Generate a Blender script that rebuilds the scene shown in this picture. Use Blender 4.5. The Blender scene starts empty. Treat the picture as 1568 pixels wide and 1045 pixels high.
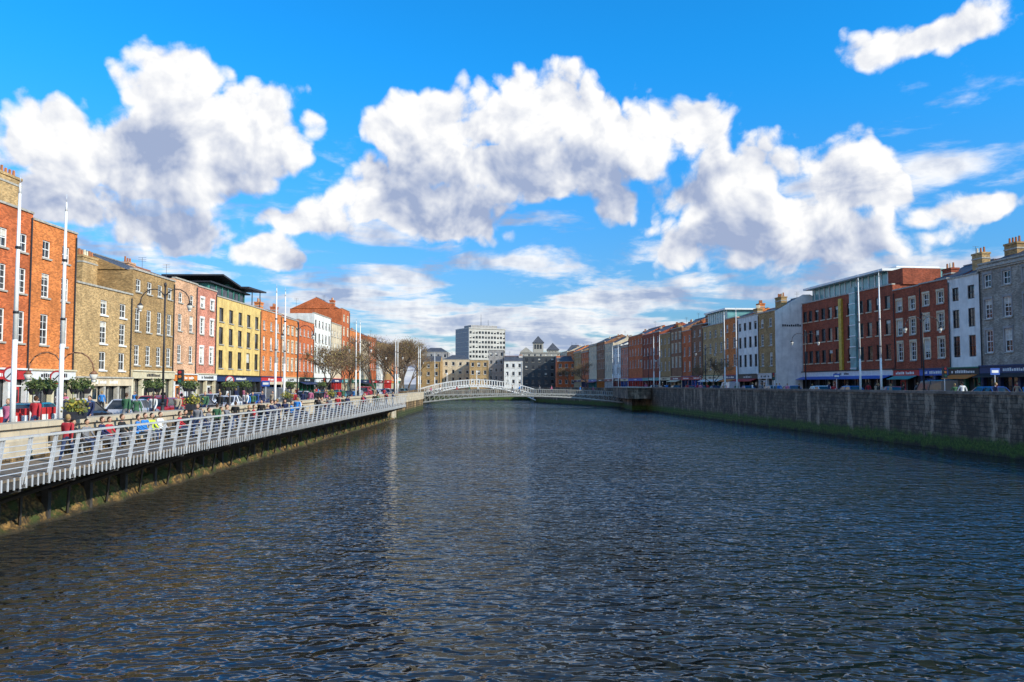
import bpy, math, random, time
from mathutils import Vector, Matrix, noise as mnoise
R=random.Random(7)
scene=bpy.context.scene
rad=math.radians
# ------------------------------------------------------------ node helpers
class NT:
    def __init__(s,t): s.t=t; s.n=t.nodes; s.l=t.links
    def node(s,ty,**k):
        nd=s.n.new(ty)
        for a,b in k.items(): setattr(nd,a,b)
        return nd
    def put(s,inp,v):
        if isinstance(v,bpy.types.NodeSocket): s.l.new(v,inp)
        elif v is not None: inp.default_value=v
    def m(s,op,a,b=None,c=None,clamp=False):
        nd=s.node('ShaderNodeMath',operation=op,use_clamp=clamp)
        s.put(nd.inputs[0],a)
        if b is not None: s.put(nd.inputs[1],b)
        if c is not None: s.put(nd.inputs[2],c)
        return nd.outputs[0]
    def vm(s,op,a,b=None,out=0):
        nd=s.node('ShaderNodeVectorMath',operation=op)
        s.put(nd.inputs[0],a)
        if b is not None: s.put(nd.inputs[1],b)
        return nd.outputs[out]
    def comb(s,x,y,z):
        nd=s.node('ShaderNodeCombineXYZ')
        for i,v in enumerate((x,y,z)): s.put(nd.inputs[i],v)
        return nd.outputs[0]
    def sep(s,v):
        nd=s.node('ShaderNodeSeparateXYZ'); s.put(nd.inputs[0],v); return nd.outputs
    def noise(s,v,scale,detail=4,rough=.5,dist=0,col=False):
        nd=s.node('ShaderNodeTexNoise')
        s.put(nd.inputs['Vector'],v); nd.inputs['Scale'].default_value=scale
        nd.inputs['Detail'].default_value=detail; nd.inputs['Roughness'].default_value=rough
        nd.inputs['Distortion'].default_value=dist
        return nd.outputs['Color' if col else 'Fac']
    def sm(s,v,a,b,lo=0.,hi=1.,typ='SMOOTHSTEP'):
        nd=s.node('ShaderNodeMapRange',interpolation_type=typ)
        s.put(nd.inputs[0],v)
        for i,x in enumerate((a,b,lo,hi)): s.put(nd.inputs[i+1],x)
        return nd.outputs[0]
    def mix(s,f,a,b,blend='MIX'):
        nd=s.node('ShaderNodeMix',data_type='RGBA',blend_type=blend)
        s.put(nd.inputs[0],f)
        s.put(nd.inputs[6],a if isinstance(a,bpy.types.NodeSocket) else (*a[:3],1))
        s.put(nd.inputs[7],b if isinstance(b,bpy.types.NodeSocket) else (*b[:3],1))
        return nd.outputs[2]
def newmat(name):
    m=bpy.data.materials.new(name); m.use_nodes=True
    nt=NT(m.node_tree); b=m.node_tree.nodes['Principled BSDF']
    return m,nt,b
MC={}
def plain(name,col,rough=.6,metal=0.,var=.25,scale=3.,spec=.4,bump=0.,streak=0.):
    if name in MC: return MC[name]
    m,nt,b=newmat(name)
    pos=nt.node('ShaderNodeNewGeometry').outputs['Position']
    n=nt.noise(pos,scale,3,.6)
    f=nt.sm(n,.3,.7)
    c=nt.mix(f,[x*(1-var) for x in col],[min(1,x*(1+var*.6)) for x in col])
    if streak:
        n2=nt.noise(nt.vm('MULTIPLY',pos,(1,1,.12)),1.6,4,.65)
        c=nt.mix(nt.m('MULTIPLY',nt.sm(n2,.48,.72),streak),c,[x*.4 for x in col])
    nt.put(b.inputs['Base Color'],c)
    b.inputs['Roughness'].default_value=rough; b.inputs['Metallic'].default_value=metal
    b.inputs['Specular IOR Level'].default_value=spec
    if bump:
        bp=nt.node('ShaderNodeBump'); bp.inputs['Strength'].default_value=bump; bp.inputs['Distance'].default_value=.05
        nt.put(bp.inputs['Height'],n); nt.l.new(bp.outputs[0],b.inputs['Normal'])
    MC[name]=m; return m
def brick(name,col,bw=.23,bh=.085,mortar=None,contrast=.4,stain=.52,rough=.85,bump=.0):
    if name in MC: return MC[name]
    m,nt,b=newmat(name)
    pos=nt.node('ShaderNodeNewGeometry').outputs['Position']
    o=nt.sep(pos)
    u=nt.m('ADD',o[0],o[1])
    v=nt.comb(u,o[2],0.)
    bt=nt.node('ShaderNodeTexBrick')
    nt.put(bt.inputs['Vector'],v)
    bt.inputs['Scale'].default_value=1.; bt.inputs['Brick Width'].default_value=bw; bt.inputs['Row Height'].default_value=bh
    bt.inputs['Mortar Size'].default_value=bh*.09; bt.inputs['Bias'].default_value=0
    d=[x*(1-contrast) for x in col]; l=[min(1,x*(1+contrast)) for x in col]
    bt.inputs['Color1'].default_value=(*d,1); bt.inputs['Color2'].default_value=(*l,1)
    mo=mortar or [x*.75+.06 for x in col]
    bt.inputs['Mortar'].default_value=(*mo,1)
    n1=nt.noise(pos,.55,5,.68)
    n2=nt.noise(nt.vm('MULTIPLY',pos,(1,1,.18)),2.,4,.65)
    f=nt.m('MULTIPLY',nt.sm(n1,.38,.66),stain)
    c=nt.mix(f,bt.outputs[0],[x*.42+.01 for x in col])
    c=nt.mix(nt.m('MULTIPLY',nt.sm(n2,.52,.72),stain*.7),c,[x*.35+.012 for x in col])
    c=nt.mix(nt.m('MULTIPLY',nt.sm(n2,.46,.3),stain*.5),c,[min(1,x*1.2+.06) for x in col])
    nt.put(b.inputs['Base Color'],c); b.inputs['Roughness'].default_value=rough
    b.inputs['Specular IOR Level'].default_value=.2
    MC[name]=m; return m
def quaystone(name,c1,c2,green,gz,dark=.02,wet=.5):
    m,nt,b=newmat(name)
    pos=nt.node('ShaderNodeNewGeometry').outputs['Position']
    o=nt.sep(pos)
    warp=nt.noise(pos,1.2,2)
    v=nt.comb(nt.m('ADD',o[1],o[0]),nt.m('ADD',o[2],nt.m('MULTIPLY',warp,.12)),0.)
    bt=nt.node('ShaderNodeTexBrick'); nt.put(bt.inputs['Vector'],v)
    bt.inputs['Scale'].default_value=1.; bt.inputs['Brick Width'].default_value=.85; bt.inputs['Row Height'].default_value=.34
    bt.inputs['Mortar Size'].default_value=.03; bt.inputs['Mortar Smooth'].default_value=.4
    bt.inputs['Color1'].default_value=(*c1,1); bt.inputs['Color2'].default_value=(*c2,1); bt.inputs['Mortar'].default_value=(*[x*.3 for x in c1],1)
    n1=nt.noise(pos,1.3,6,.7); n2=nt.noise(pos,6,4,.7)
    n3=nt.noise(nt.vm('MULTIPLY',pos,(1,1,.2)),.7,6,.7)
    c=nt.mix(nt.sm(n1,.42,.62),bt.outputs[0],[x*.35 for x in c1])
    c=nt.mix(nt.m('MULTIPLY',nt.sm(n3,.52,.64),.75),c,[min(1,x*2.2) for x in c2])
    c=nt.mix(nt.m('MULTIPLY',nt.sm(n3,.48,.36),.7),c,[x*.3 for x in c1])
    c=nt.mix(nt.m('MULTIPLY',nt.sm(n2,.45,.65),.4),c,[x*.5 for x in c1])
    zz=nt.m('ADD',o[2],nt.m('MULTIPLY',nt.m('SUBTRACT',n1,.5),1.6))
    g=nt.m('MULTIPLY',nt.sm(zz,gz,gz-.6),nt.sm(n2,.3,.5,.7,1.))
    gc=nt.mix(nt.sm(n2,.4,.6),green,[x*.45 for x in green])
    c=nt.mix(g,c,gc)
    w=nt.sm(zz,.4,-.05)
    c=nt.mix(w,c,(dark,dark*.95,dark*.5))
    nt.put(b.inputs['Base Color'],c); b.inputs['Roughness'].default_value=.75
    bp=nt.node('ShaderNodeBump'); bp.inputs['Strength'].default_value=1.; bp.inputs['Distance'].default_value=.14
    h=nt.m('SUBTRACT',nt.m('MULTIPLY',n2,.8),bt.outputs['Fac'])
    nt.put(bp.inputs['Height'],h); nt.l.new(bp.outputs[0],b.inputs['Normal'])
    return m
# ------------------------------------------------------------ mesh builder
class MB:
    def __init__(s): s.v=[];s.f=[];s.mi=[];s.mats=[]
    def mat(s,m):
        if m not in s.mats: s.mats.append(m)
        return s.mats.index(m)
    def face(s,pts,m):
        i=len(s.v); s.v+= [tuple(p) for p in pts]; s.f.append(tuple(range(i,i+len(pts)))); s.mi.append(s.mat(m))
    def hexa(s,p,m):
        i=len(s.v); s.v+=[tuple(q) for q in p]
        for f in ((0,3,2,1),(4,5,6,7),(0,1,5,4),(1,2,6,5),(2,3,7,6),(3,0,4,7)):
            s.f.append(tuple(i+k for k in f)); s.mi.append(s.mat(m))
    def box(s,x0,x1,y0,y1,z0,z1,m,F=None):
        p=[(x0,y0,z0),(x1,y0,z0),(x1,y1,z0),(x0,y1,z0),(x0,y0,z1),(x1,y0,z1),(x1,y1,z1),(x0,y1,z1)]
        if F: p=[F(*q) for q in p]
        s.hexa(p,m)
    def tube(s,a,b,r0,r1,m,n=6,cap=True):
        a=Vector(a);b=Vector(b);d=(b-a)
        if d.length<1e-6: return
        q=d.to_track_quat('Z','Y'); i=len(s.v)
        for c,r in ((a,r0),(b,r1)):
            for k in range(n):
                t=2*math.pi*k/n; s.v.append(tuple(c+q@Vector((r*math.cos(t),r*math.sin(t),0))))
        k_=s.mat(m)
        for k in range(n):
            s.f.append((i+k,i+(k+1)%n,i+n+(k+1)%n,i+n+k)); s.mi.append(k_)
        if cap:
            s.f.append(tuple(i+n-1-k for k in range(n))); s.mi.append(k_)
            s.f.append(tuple(i+n+k for k in range(n))); s.mi.append(k_)
    def ball(s,c,rx,ry,rz,m,n=8,h=5):
        i=len(s.v);k_=s.mat(m)
        for j in range(h+1):
            t=math.pi*j/h
            for k in range(n):
                p=2*math.pi*k/n
                s.v.append((c[0]+rx*math.sin(t)*math.cos(p),c[1]+ry*math.sin(t)*math.sin(p),c[2]+rz*math.cos(t)))
        for j in range(h):
            for k in range(n):
                s.f.append((i+j*n+k,i+(j+1)*n+k,i+(j+1)*n+(k+1)%n,i+j*n+(k+1)%n)); s.mi.append(k_)
    def obj(s,name,parent=None,origin=(0,0,0),smooth=False):
        me=bpy.data.meshes.new(name)
        o=Vector(origin)
        me.from_pydata([tuple(Vector(v)-o) for v in s.v],[],s.f)
        for m in s.mats: me.materials.append(m)
        me.polygons.foreach_set('material_index',s.mi)
        if smooth: me.polygons.foreach_set('use_smooth',[True]*len(s.f))
        me.update()
        ob=bpy.data.objects.new(name,me); scene.collection.objects.link(ob)
        if parent: ob.parent=parent
        else: ob.location=o
        return ob
def empty(name,loc):
    e=bpy.data.objects.new(name,None); e.location=loc; e.empty_display_size=.5
    scene.collection.objects.link(e); return e
# ------------------------------------------------------------ materials
def glassmat():
    m,nt,b=newmat('window_glass')
    pos=nt.node('ShaderNodeNewGeometry').outputs['Position']
    n=nt.noise(pos,.8,2)
    nt.put(b.inputs['Base Color'],nt.mix(nt.sm(n,.4,.6),(.012,.016,.02),(.05,.055,.06)))
    b.inputs['Roughness'].default_value=.06; b.inputs['Specular IOR Level'].default_value=.6
    bp=nt.node('ShaderNodeBump'); bp.inputs['Strength'].default_value=.15; bp.inputs['Distance'].default_value=.1
    nt.put(bp.inputs['Height'],n); nt.l.new(bp.outputs[0],b.inputs['Normal'])
    return m
GL=glassmat()
WH=plain('white_paint',(.8,.79,.75),.5,var=.08)
CREAM=plain('cream_paint',(.7,.62,.44),.6,var=.12)
BLIND=plain('window_blind',(.6,.57,.5),.8,var=.15)
GRAN=plain('granite_trim',(.42,.39,.33),.8,var=.25,scale=4)
SLATE=brick('slate_roof',(.075,.08,.095),.4,.25,contrast=.25,stain=.4,rough=.6)
POT=plain('terracotta',(.42,.16,.07),.8)
DARK=plain('dark_metal',(.03,.03,.035),.5,var=.2)
STEEL=plain('galvanised_steel',(.64,.65,.66),.38,.25,var=.12)
ASPH=plain('asphalt',(.05,.05,.052),.9,var=.2,scale=6)
PAVE=brick('paving',(.3,.28,.25),.6,.6,contrast=.1,stain=.2)
LEAD=plain('lead_flat_roof',(.22,.23,.24),.6)
bR=brick('brick_red',(.6,.15,.045)); bR2=brick('brick_orange',(.7,.22,.055)); bT=brick('brick_tan',(.52,.34,.15))
bB=brick('brick_brown',(.42,.26,.105)); bP=brick('brick_peach',(.7,.4,.23)); bK=brick('brick_pink',(.66,.26,.17))
bD=brick('brick_dark_red',(.34,.08,.035)); bDb=brick('brick_dark_brown',(.3,.14,.07)); bG=brick('brick_grey',(.36,.32,.26),stain=.6)
rY=plain('render_yellow',(.74,.52,.18),.85,var=.2,scale=1,streak=.35); rW=plain('render_white',(.78,.76,.7),.85,var=.15,scale=.8,streak=.3)
rC=plain('render_cream',(.66,.54,.37),.85,var=.2,scale=.8,streak=.4); rG=plain('render_grey',(.34,.32,.3),.85,var=.2,scale=.8,streak=.4)
GRN=plain('green_copper',(.06,.24,.19),.5,var=.3,scale=1)
shopcols=[plain('shop_%s'%n,c,.5,var=.12) for n,c in dict(black=(.02,.02,.02),red=(.5,.03,.03),blue=(.03,.1,.4),green=(.02,.14,.08),cream=(.62,.54,.36),white=(.7,.7,.68),orange=(.65,.2,.03),navy=(.02,.04,.12),teal=(.05,.3,.3),burgundy=(.18,.02,.03)).items()]
SH={m.name[5:]:m for m in shopcols}
# ------------------------------------------------------------ building generator
def building(name,a,b,z0,top,wall,cols,rows,depth=11,ww=1.05,shop=None,gf=3.3,roof='pitch',rh=2.2,
             chim=(),frame=WH,bars=True,trim=None,sillm=GRAN,normal=None,glass=GL,chm=None,corn=False,blindp=.35,surround=None,slate=SLATE,shopacc=None):
    a=Vector((a[0],a[1]));b=Vector((b[0],b[1])); U=(b-a); L=U.length; U/=L
    N=Vector((U[1],-U[0]))
    if normal: 
        if N.dot(Vector(normal))<0: N=-N
    elif N.dot(-(a+b)/2+Vector((0,(a[1]+b[1])/2)))<0: N=-N
    org=Vector((a[0],a[1],z0))
    def F(u,n,z): 
        p=a+U*u+N*n; return (p[0],p[1],z)
    E=empty(name,org)
    g=.006
    W=MB();G=MB();T=MB();RF=MB()
    if isinstance(cols,int): cols=[(i+.5)/cols for i in range(cols)]
    cu=[c*L for c in cols]
    zs0=z0+gf if shop else z0
    us=[g]; holes=[]
    for c in cu: us+= [c-ww/2,c+ww/2]
    us.append(L-g)
    rows=sorted(rows); zs=[zs0]
    for zc,h in rows: zs+=[zc-h/2,zc+h/2]
    zs.append(top)
    for i in range(len(us)-1):
        for j in range(len(zs)-1):
            if us[i+1]-us[i]<1e-4 or zs[j+1]-zs[j]<1e-4: continue
            if i%2==1 and j%2==1: holes.append((us[i],us[i+1],zs[j],zs[j+1])); continue
            W.face([F(us[i],0,zs[j]),F(us[i+1],0,zs[j]),F(us[i+1],0,zs[j+1]),F(us[i],0,zs[j+1])],wall)
    W.face([F(g,0,z0),F(g,-depth,z0),F(g,-depth,top),F(g,0,top)],wall)
    W.face([F(L-g,0,z0),F(L-g,-depth,z0),F(L-g,-depth,top),F(L-g,0,top)],wall)
    W.face([F(g,-depth,z0),F(L-g,-depth,z0),F(L-g,-depth,top),F(g,-depth,top)],wall)
    rv=.16
    for (u0,u1,h0,h1) in holes:
        for q in ([(u0,0,h0),(u1,0,h0),(u1,-rv,h0),(u0,-rv,h0)],[(u0,0,h1),(u1,0,h1),(u1,-rv,h1),(u0,-rv,h1)],
                  [(u0,0,h0),(u0,-rv,h0),(u0,-rv,h1),(u0,0,h1)],[(u1,0,h0),(u1,-rv,h0),(u1,-rv,h1),(u1,0,h1)]):
            W.face([F(*p) for p in q],surround or wall)
        G.face([F(u0,-rv,h0),F(u1,-rv,h0),F(u1,-rv,h1),F(u0,-rv,h1)],glass)
        if R.random()<blindp:
            hh=h0+(h1-h0)*R.uniform(.35,.85)
            G.face([F(u0+.05,-rv+.012,hh),F(u1-.05,-rv+.012,hh),F(u1-.05,-rv+.012,h1-.03),F(u0+.05,-rv+.012,h1-.03)],BLIND)
        if frame:
            f=.09; n0,n1=-rv+.02,-rv+.08
            G.box(u0,u0+f,n0,n1,h0,h1,frame,F);G.box(u1-f,u1,n0,n1,h0,h1,frame,F)
            G.box(u0+f,u1-f,n0,n1,h1-f,h1,frame,F);G.box(u0+f,u1-f,n0,n1,h0,h0+f,frame,F)
            if bars:
                mz=(h0+h1)/2; G.box(u0+f,u1-f,n0,n1-.01,mz-.035,mz+.035,frame,F)
                mu=(u0+u1)/2
                G.box(mu-.02,mu+.02,n0,n1-.03,h0+f,mz-.035,frame,F);G.box(mu-.02,mu+.02,n0,n1-.03,mz+.035,h1-f,frame,F)
                if h1-h0>1.6:
                    for zz in (h0*.75+h1*.25,h0*.25+h1*.75):
                        G.box(u0+f,mu-.02,n0,n1-.03,zz-.018,zz+.018,frame,F);G.box(mu+.02,u1-f,n0,n1-.03,zz-.018,zz+.018,frame,F)
        if sillm: T.box(u0-.1,u1+.1,.003,.12,h0-.14,h0-.01,sillm,F)
        if surround:
            s=.16
            T.box(u0-s,u0-.005,.003,.05,h0,h1,surround,F);T.box(u1+.005,u1+s,.003,.05,h0,h1,surround,F)
            T.box(u0-s,u1+s,.003,.08,h1+.005,h1+.25,surround,F)
    tm=trim or GRAN
    T.box(0.01,L-.01,-.35,.1,top+.002,top+.16,tm,F)
    if corn:
        T.box(0.01,L-.01,.003,.28,top-.45,top-.22,tm,F); T.box(0.01,L-.01,.004,.16,top-.62,top-.452,tm,F)
    if roof=='pitch':
        e0=-.4
        r=[(g,e0,top-.1),(L-g,e0,top-.1),(L-g,-depth/2,top+rh),(g,-depth/2,top+rh),(g,-depth,top-.1),(L-g,-depth,top-.1)]
        P=[F(*q) for q in r]
        RF.face([P[0],P[1],P[2],P[3]],slate);RF.face([P[3],P[2],P[5],P[4]],slate)
        RF.face([P[0],P[3],P[4]],wall);RF.face([P[1],P[2],P[5]],wall)
        RF.box(.02,L-.02,-depth/2-.12,-depth/2+.12,top+rh-.02,top+rh+.1,POT if R.random()<.4 else LEAD,F)
    elif roof=='hip':
        c=min(L*.3,depth/2)
        P=[F(*q) for q in [(g,-.35,top-.05),(L-g,-.35,top-.05),(L-g,-depth,top-.05),(g,-depth,top-.05),(c,-depth/2,top+rh),(L-c,-depth/2,top+rh)]]
        for q in ((0,1,5,4),(1,2,5),(2,3,4,5),(3,0,4)): RF.face([P[k] for k in q],slate)
    else:
        RF.face([F(g,-.3,top-.15),F(L-g,-.3,top-.15),F(L-g,-depth,top-.15),F(g,-depth,top-.15)],LEAD)
        RF.box(g,L-g,-depth,-depth+.25,top-.1,top+.1,tm,F)
    cmm=chm or wall
    for (cf,cn,cw,ch) in chim:
        uc=cf*L; n0=-depth*cn
        uc=min(max(uc,cw/2),L-cw/2)
        RF.box(uc-cw/2,uc+cw/2,n0-.45,n0+.45,top-.5,top+ch,cmm,F)
        RF.box(uc-cw/2-.07,uc+cw/2+.07,n0-.52,n0+.52,top+ch+.002,top+ch+.2,cmm,F)
        RF.box(uc-cw/2-.05,uc+cw/2+.05,n0-.5,n0+.5,top+ch-.5,top+ch-.35,GRAN,F)
        k=max(2,int(cw/.42))
        for i in range(k):
            uu=uc-cw/2+cw*(i+.5)/k
            p=F(uu,n0,top+ch+.2); RF.tube(p,(p[0],p[1],p[2]+.5+.12*R.random()),.13,.1,POT if R.random()<.7 else CREAM)
    if shop:
        S=MB(); acc=shopacc or R.choice(shopcols)
        zt=z0+gf; nb=max(1,round(L/2.6))
        S.box(.03,L-.03,.01,.22,zt-.75,zt-.08,acc,F)
        S.box(0.02,L-.02,.012,.34,zt-.07,zt+.06,shop,F)
        S.face([F(.02,-.3,z0),F(L-.02,-.3,z0),F(L-.02,-.3,zt-.1),F(.02,-.3,zt-.1)],GL)
        S.box(.02,L-.02,-.3,.005,zt-.09,zt-.001,shop,F)
        u=L*.5-min(L*.35,1.8)
        lc=WH if acc.name not in('shop_white','shop_cream') else DARK
        while u<L*.5+min(L*.35,1.8):
            w=R.uniform(.1,.26); 
            if R.random()<.85: S.box(u,u+w,.222,.24,zt-.56,zt-.56+R.uniform(.2,.32),lc,F)
            u+=w+.09
        door=R.randrange(nb)
        for i in range(nb+1):
            uu=L*i/nb; uu=min(max(uu,.22),L-.22)
            S.box(uu-.17,uu+.17,-.25,.12,z0,zt-.76,shop,F)
            S.box(uu-.2,uu+.2,-.2,.16,z0+.001,z0+.35,shop,F)
        for i in range(nb):
            u0=max(L*i/nb,.22)+.18;u1=min(L*(i+1)/nb,L-.22)-.18
            if i==door and u1-u0>.6:
                um=(u0+u1)/2
                S.box(um-.5,um+.5,-.26,-.16,z0,z0+2.1,acc,F); S.box(u0,u1,-.27,-.14,z0+2.12,z0+2.22,shop,F)
                S.box(um-.35,um+.35,-.15,-.14,z0+1.0,z0+1.9,GL,F)
            else:
                S.box(u0,u1,-.24,-.04,z0,z0+.55,acc,F)
                um=(u0+u1)/2; S.box(um-.03,um+.03,-.28,-.2,z0+.56,zt-.77,shop,F)
                if R.random()<.4:
                    S.box(u0+.15,um-.2,-.29,-.28,z0+.8,z0+1.6,R.choice(shopcols),F)
        if R.random()<.3:
            aw=R.choice(shopcols)
            S.hexa([F(.4,.23,zt-.78),F(L-.4,.23,zt-.78),F(L-.4,1.3,zt-1.15),F(.4,1.3,zt-1.15),F(.4,.23,zt-.72),F(L-.4,.23,zt-.72),F(L-.4,1.3,zt-1.1),F(.4,1.3,zt-1.1)],aw)
        S.obj('shopfront',E,org)
    T.tube(F(L-.25,.1,z0),F(L-.25,.1,top-.3),.055,.055,DARK,5)
    if R.random()<.5:
        p=F(L*.3,-depth*.4,top+rh*.6); h=R.uniform(1.5,2.6)
        RF.tube(p,(p[0],p[1],p[2]+h),.025,.02,DARK,4)
        for k in range(3):
            RF.tube((p[0]-.4,p[1]-.1,p[2]+h-.2*k),(p[0]+.4,p[1]+.1,p[2]+h-.2*k),.015,.015,DARK,3)
    W.obj('walls',E,org); G.obj('windows',E,org); T.obj('trim',E,org); RF.obj('roof',E,org)
    return E,F,L,org
# ------------------------------------------------------------ left quay terrace
LX=-36.; ZL=2.7
def LB(name,y0,y1,top,wall,cols,rows,**k): return building(name,(LX,y0),(LX,y1),ZL,top,wall,cols,rows,**k)
rA=[(15.4,1.35),(12.6,1.85),(9.2,2.35)]
LB('red_brick_house',41,50,17.6,bR,4,rA,shop=SH['red'],chim=[(1,.35,2.4,3.)],shopacc=SH['cream'],depth=12)
LB('red_brick_house',50,59.3,17.75,bR,4,rA,shop=SH['white'],chim=[(.88,.12,2.8,2.5)],chm=bT,shopacc=SH['red'],depth=12,gf=3.4)
LB('red_brick_house',59.3,65.4,17.35,bR2,[.3,.74],rA,shop=SH['cream'],chim=[(.97,.5,1.2,1.6)],chm=bB,shopacc=SH['white'],depth=12,gf=3.4)
LB('tan_brick_house',65.4,75.2,13.4,bT,[.47,.82],[(11.75,1.3),(9.55,1.95),(7.05,1.6)],ww=1.15,shop=GRAN,gf=2.9,chim=[(.98,.35,2.6,3.3)],chm=bT,rh=1.5,shopacc=rC,sillm=WH)
LB('brown_brick_house',75.2,84.6,15.9,bB,4,[(14.5,1.2),(11.2,2.2),(7.8,1.9)],shop=CREAM,gf=3.6,chim=[(0,.6,1.6,1.5)],shopacc=SH['cream'],rh=2)
LB('peach_brick_house',84.6,90.7,16.3,bP,2,[(14.4,1.1),(11.7,1.8),(8.3,1.9)],shop=SH['white'],gf=3.4,shopacc=SH['orange'],chim=[(0,.5,1.6,1.6)],rh=1.6)
LB('pink_brick_house',90.7,96.7,16.2,bK,2,[(14.4,1.1),(11.7,1.8),(8.3,1.9)],shop=SH['cream'],gf=3.5,shopacc=SH['white'],rh=1.2,surround=WH)
E,F,L,org=LB('yellow_render_house',96.7,113.8,15.7,rY,5,[(13.6,1.7),(11.0,2.1),(8.1,2.2)],shop=SH['black'],gf=3.4,shopacc=SH['navy'],roof='flat',frame=DARK,bars=False,ww=1.5,blindp=.1)
B=MB()
B.box(.3,L*.8,-9,-1.2,15.75,17.4,GRN,F)
for i in range(6):
    u=.8+i*2.1; B.box(u,u+1.6,-1.22,-1.1,16.,17.1,GL,F); B.box(u+1.7,u+1.84,-1.2,-1.02,15.8,17.4,GRN,F)
B.box(-.2,L*.85,-9.3,-.7,17.42,17.6,DARK,F)
B.box(L*.5,L*.9,-8,-1.6,17.6,18.3,GRN,F)
B.hexa([F(L*.22,-8.5,18.75),F(L*.6,-8.5,18.0),F(L*.6,-.6,18.0),F(L*.22,-.6,18.75),F(L*.22,-8.5,18.95),F(L*.6,-8.5,18.25),F(L*.6,-.6,18.25),F(L*.22,-.6,18.95)],DARK)
B.hexa([F(L*.6,-8.5,18.),F(L+.8,-8.5,18.5),F(L+.8,.5,18.1),F(L*.6,.5,17.9),F(L*.6,-8.5,18.25),F(L+.8,-8.5,18.7),F(L+.8,.5,18.3),F(L*.6,.5,18.15)],DARK)
B.tube(F(L*.95,.1,15.9),F(L*.95,.1,18.1),.07,.07,DARK); B.tube(F(L*.75,.1,15.9),F(L*.75,.1,18.),.07,.07,DARK)
B.obj('attic_storey',E,org)
LB('orange_brick_house',113.8,124,15.7,bR2,3,[(13.6,1.3),(11.,1.9),(8.1,2.)],shop=SH['navy'],gf=3.4,chim=[(1,.3,1.6,1.8)],rh=1.4)
LB('orange_brick_house',124,134,15.5,bR2,4,[(13.6,1.2),(11.,1.8),(8.1,1.9)],shop=SH['cream'],gf=3.4,rh=1.6,surround=rC)
LB('red_brick_house',134,144.5,15.9,bR,4,[(13.9,1.2),(11.2,1.8),(8.2,1.9)],shop=SH['green'],gf=3.4,rh=1.6,chim=[(0,.4,1.6,2)])
LB('white_render_house',144.5,158,17.9,rW,5,[(16.2,1.2),(13.6,1.6),(11,1.7),(8.1,1.8)],shop=SH['black'],gf=3.4,roof='flat',frame=DARK,bars=False)
LB('brown_render_house',158,168,17.2,rC,4,[(15.2,1.2),(12.5,1.6),(9,1.9)],shop=SH['red'],gf=3.4,roof='flat')
LB('red_brick_tower_house',168,176,21.,bR,2,[(19,1.2),(16.2,1.6),(13.2,1.6),(10,1.8)],shop=SH['cream'],gf=3.4,chim=[(0,.2,1.4,1.6)],rh=2.4,surround=rC)
LB('orange_brick_house',176,188,17.,bR2,4,[(15,1.2),(12,1.6),(9,1.9)],shop=SH['cream'],gf=3.4,chim=[(1,.4,1.4,1.6)])
y=188; 
for nm,w,t,mt in (('cream_render_house',12,15.5,rC),('red_brick_house',11,17,bR),('white_render_house',12,14.5,rW),('brown_brick_house',14,16.5,bB),('red_brick_house',13,14.5,bR2),('cream_render_house',14,15.5,rC)):
    LB(nm,y,y+w,t,mt,4,[(t-1.7,1.3),(t-4.4,1.7),(t-7.4,1.8)],shop=R.choice(shopcols),gf=3.4,chim=[(0,.4,1.4,1.5)],bars=False); y+=w
# ------------------------------------------------------------ right quay terrace
ZR=3.4
def rx(c,y): return c-.0893*y
def RB(name,y0,y1,top,wall,cols,rows,c=54.,**k): return building(name,(rx(c,y0),y0),(rx(c,y1),y1),ZR,top,wall,cols,rows,**k)
RB('grey_stone_house',58,69,16.6,bG,4,[(15,1.4),(12.2,1.9),(9,2.2)],shop=SH['blue'],gf=3.3,chim=[(1,.3,2,2)])
RB('grey_stone_house',69,79.6,16.9,bG,4,[(15.2,1.3),(12.4,1.9),(9.2,2.2)],shop=SH['navy'],gf=3.4,chim=[(0,.3,2,2),(1,.3,1.8,2)],chm=bB,surround=rG,corn=True)
RB('white_render_house',79.6,84.5,16.1,rW,2,[(14.4,1.4),(11.8,1.9),(8.9,2.2)],shop=SH['green'],gf=3.3,chim=[(1,.3,1.6,2.6)],chm=bT,frame=DARK,sillm=None,surround=None,blindp=.1)
RB('dark_brick_house',84.5,89.6,16.2,bD,2,[(14.4,1.3),(11.8,1.8),(8.9,2.1)],shop=SH['navy'],gf=3.3,shopacc=SH['blue'],chim=[(1,.3,1.6,1.6)],surround=rC)
RB('dark_brick_house',89.6,94.8,16.1,bD,2,[(14.2,1.3),(11.6,1.8),(8.8,2.1)],shop=SH['black'],gf=3.3,rh=1.5,surround=rC)
E,F,L,org=RB('modern_apartment_block',94.8,119,16.9,bD,[.05,.135,.22,.305,.42,.56,.64,.72,.8,.88,.95],[(14.9,1.6),(11.9,1.8),(8.9,1.8)],roof='flat',shop=SH['black'],gf=3.4,frame=DARK,bars=False,ww=1.15,sillm=rC,blindp=.15,corn=False)
B=MB(); GT=plain('green_tinted_glass',(.16,.36,.36),.12,var=.3,scale=1.); GY=plain('yellow_panel',(.6,.4,.05),.5)
B.box(L*.335,L*.395,-.5,.35,6.8,17.6,GT,F)
for k in range(8): B.box(L*.335-.03,L*.395+.03,.352,.42,7+k*1.4,7.12+k*1.4,WH,F)
B.box(L*.49,L*.52,.01,.3,6.8,16.5,GY,F)
B.box(.5,L-.4,-10,-1.6,16.92,19.,GT,F)
for k in range(16): B.box(.5+k*(L-1)/15.5,.62+k*(L-1)/15.5,-1.6,-1.5,16.95,19.,WH,F)
B.hexa([F(3.,-10,19.2),F(L+.4,-10,19.2),F(L+.4,-.5,19.02),F(3.,-.5,19.02),F(3.,-10,19.5),F(L+.4,-10,19.5),F(L+.4,-.5,19.3),F(3.,-.5,19.3)],WH)
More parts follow.
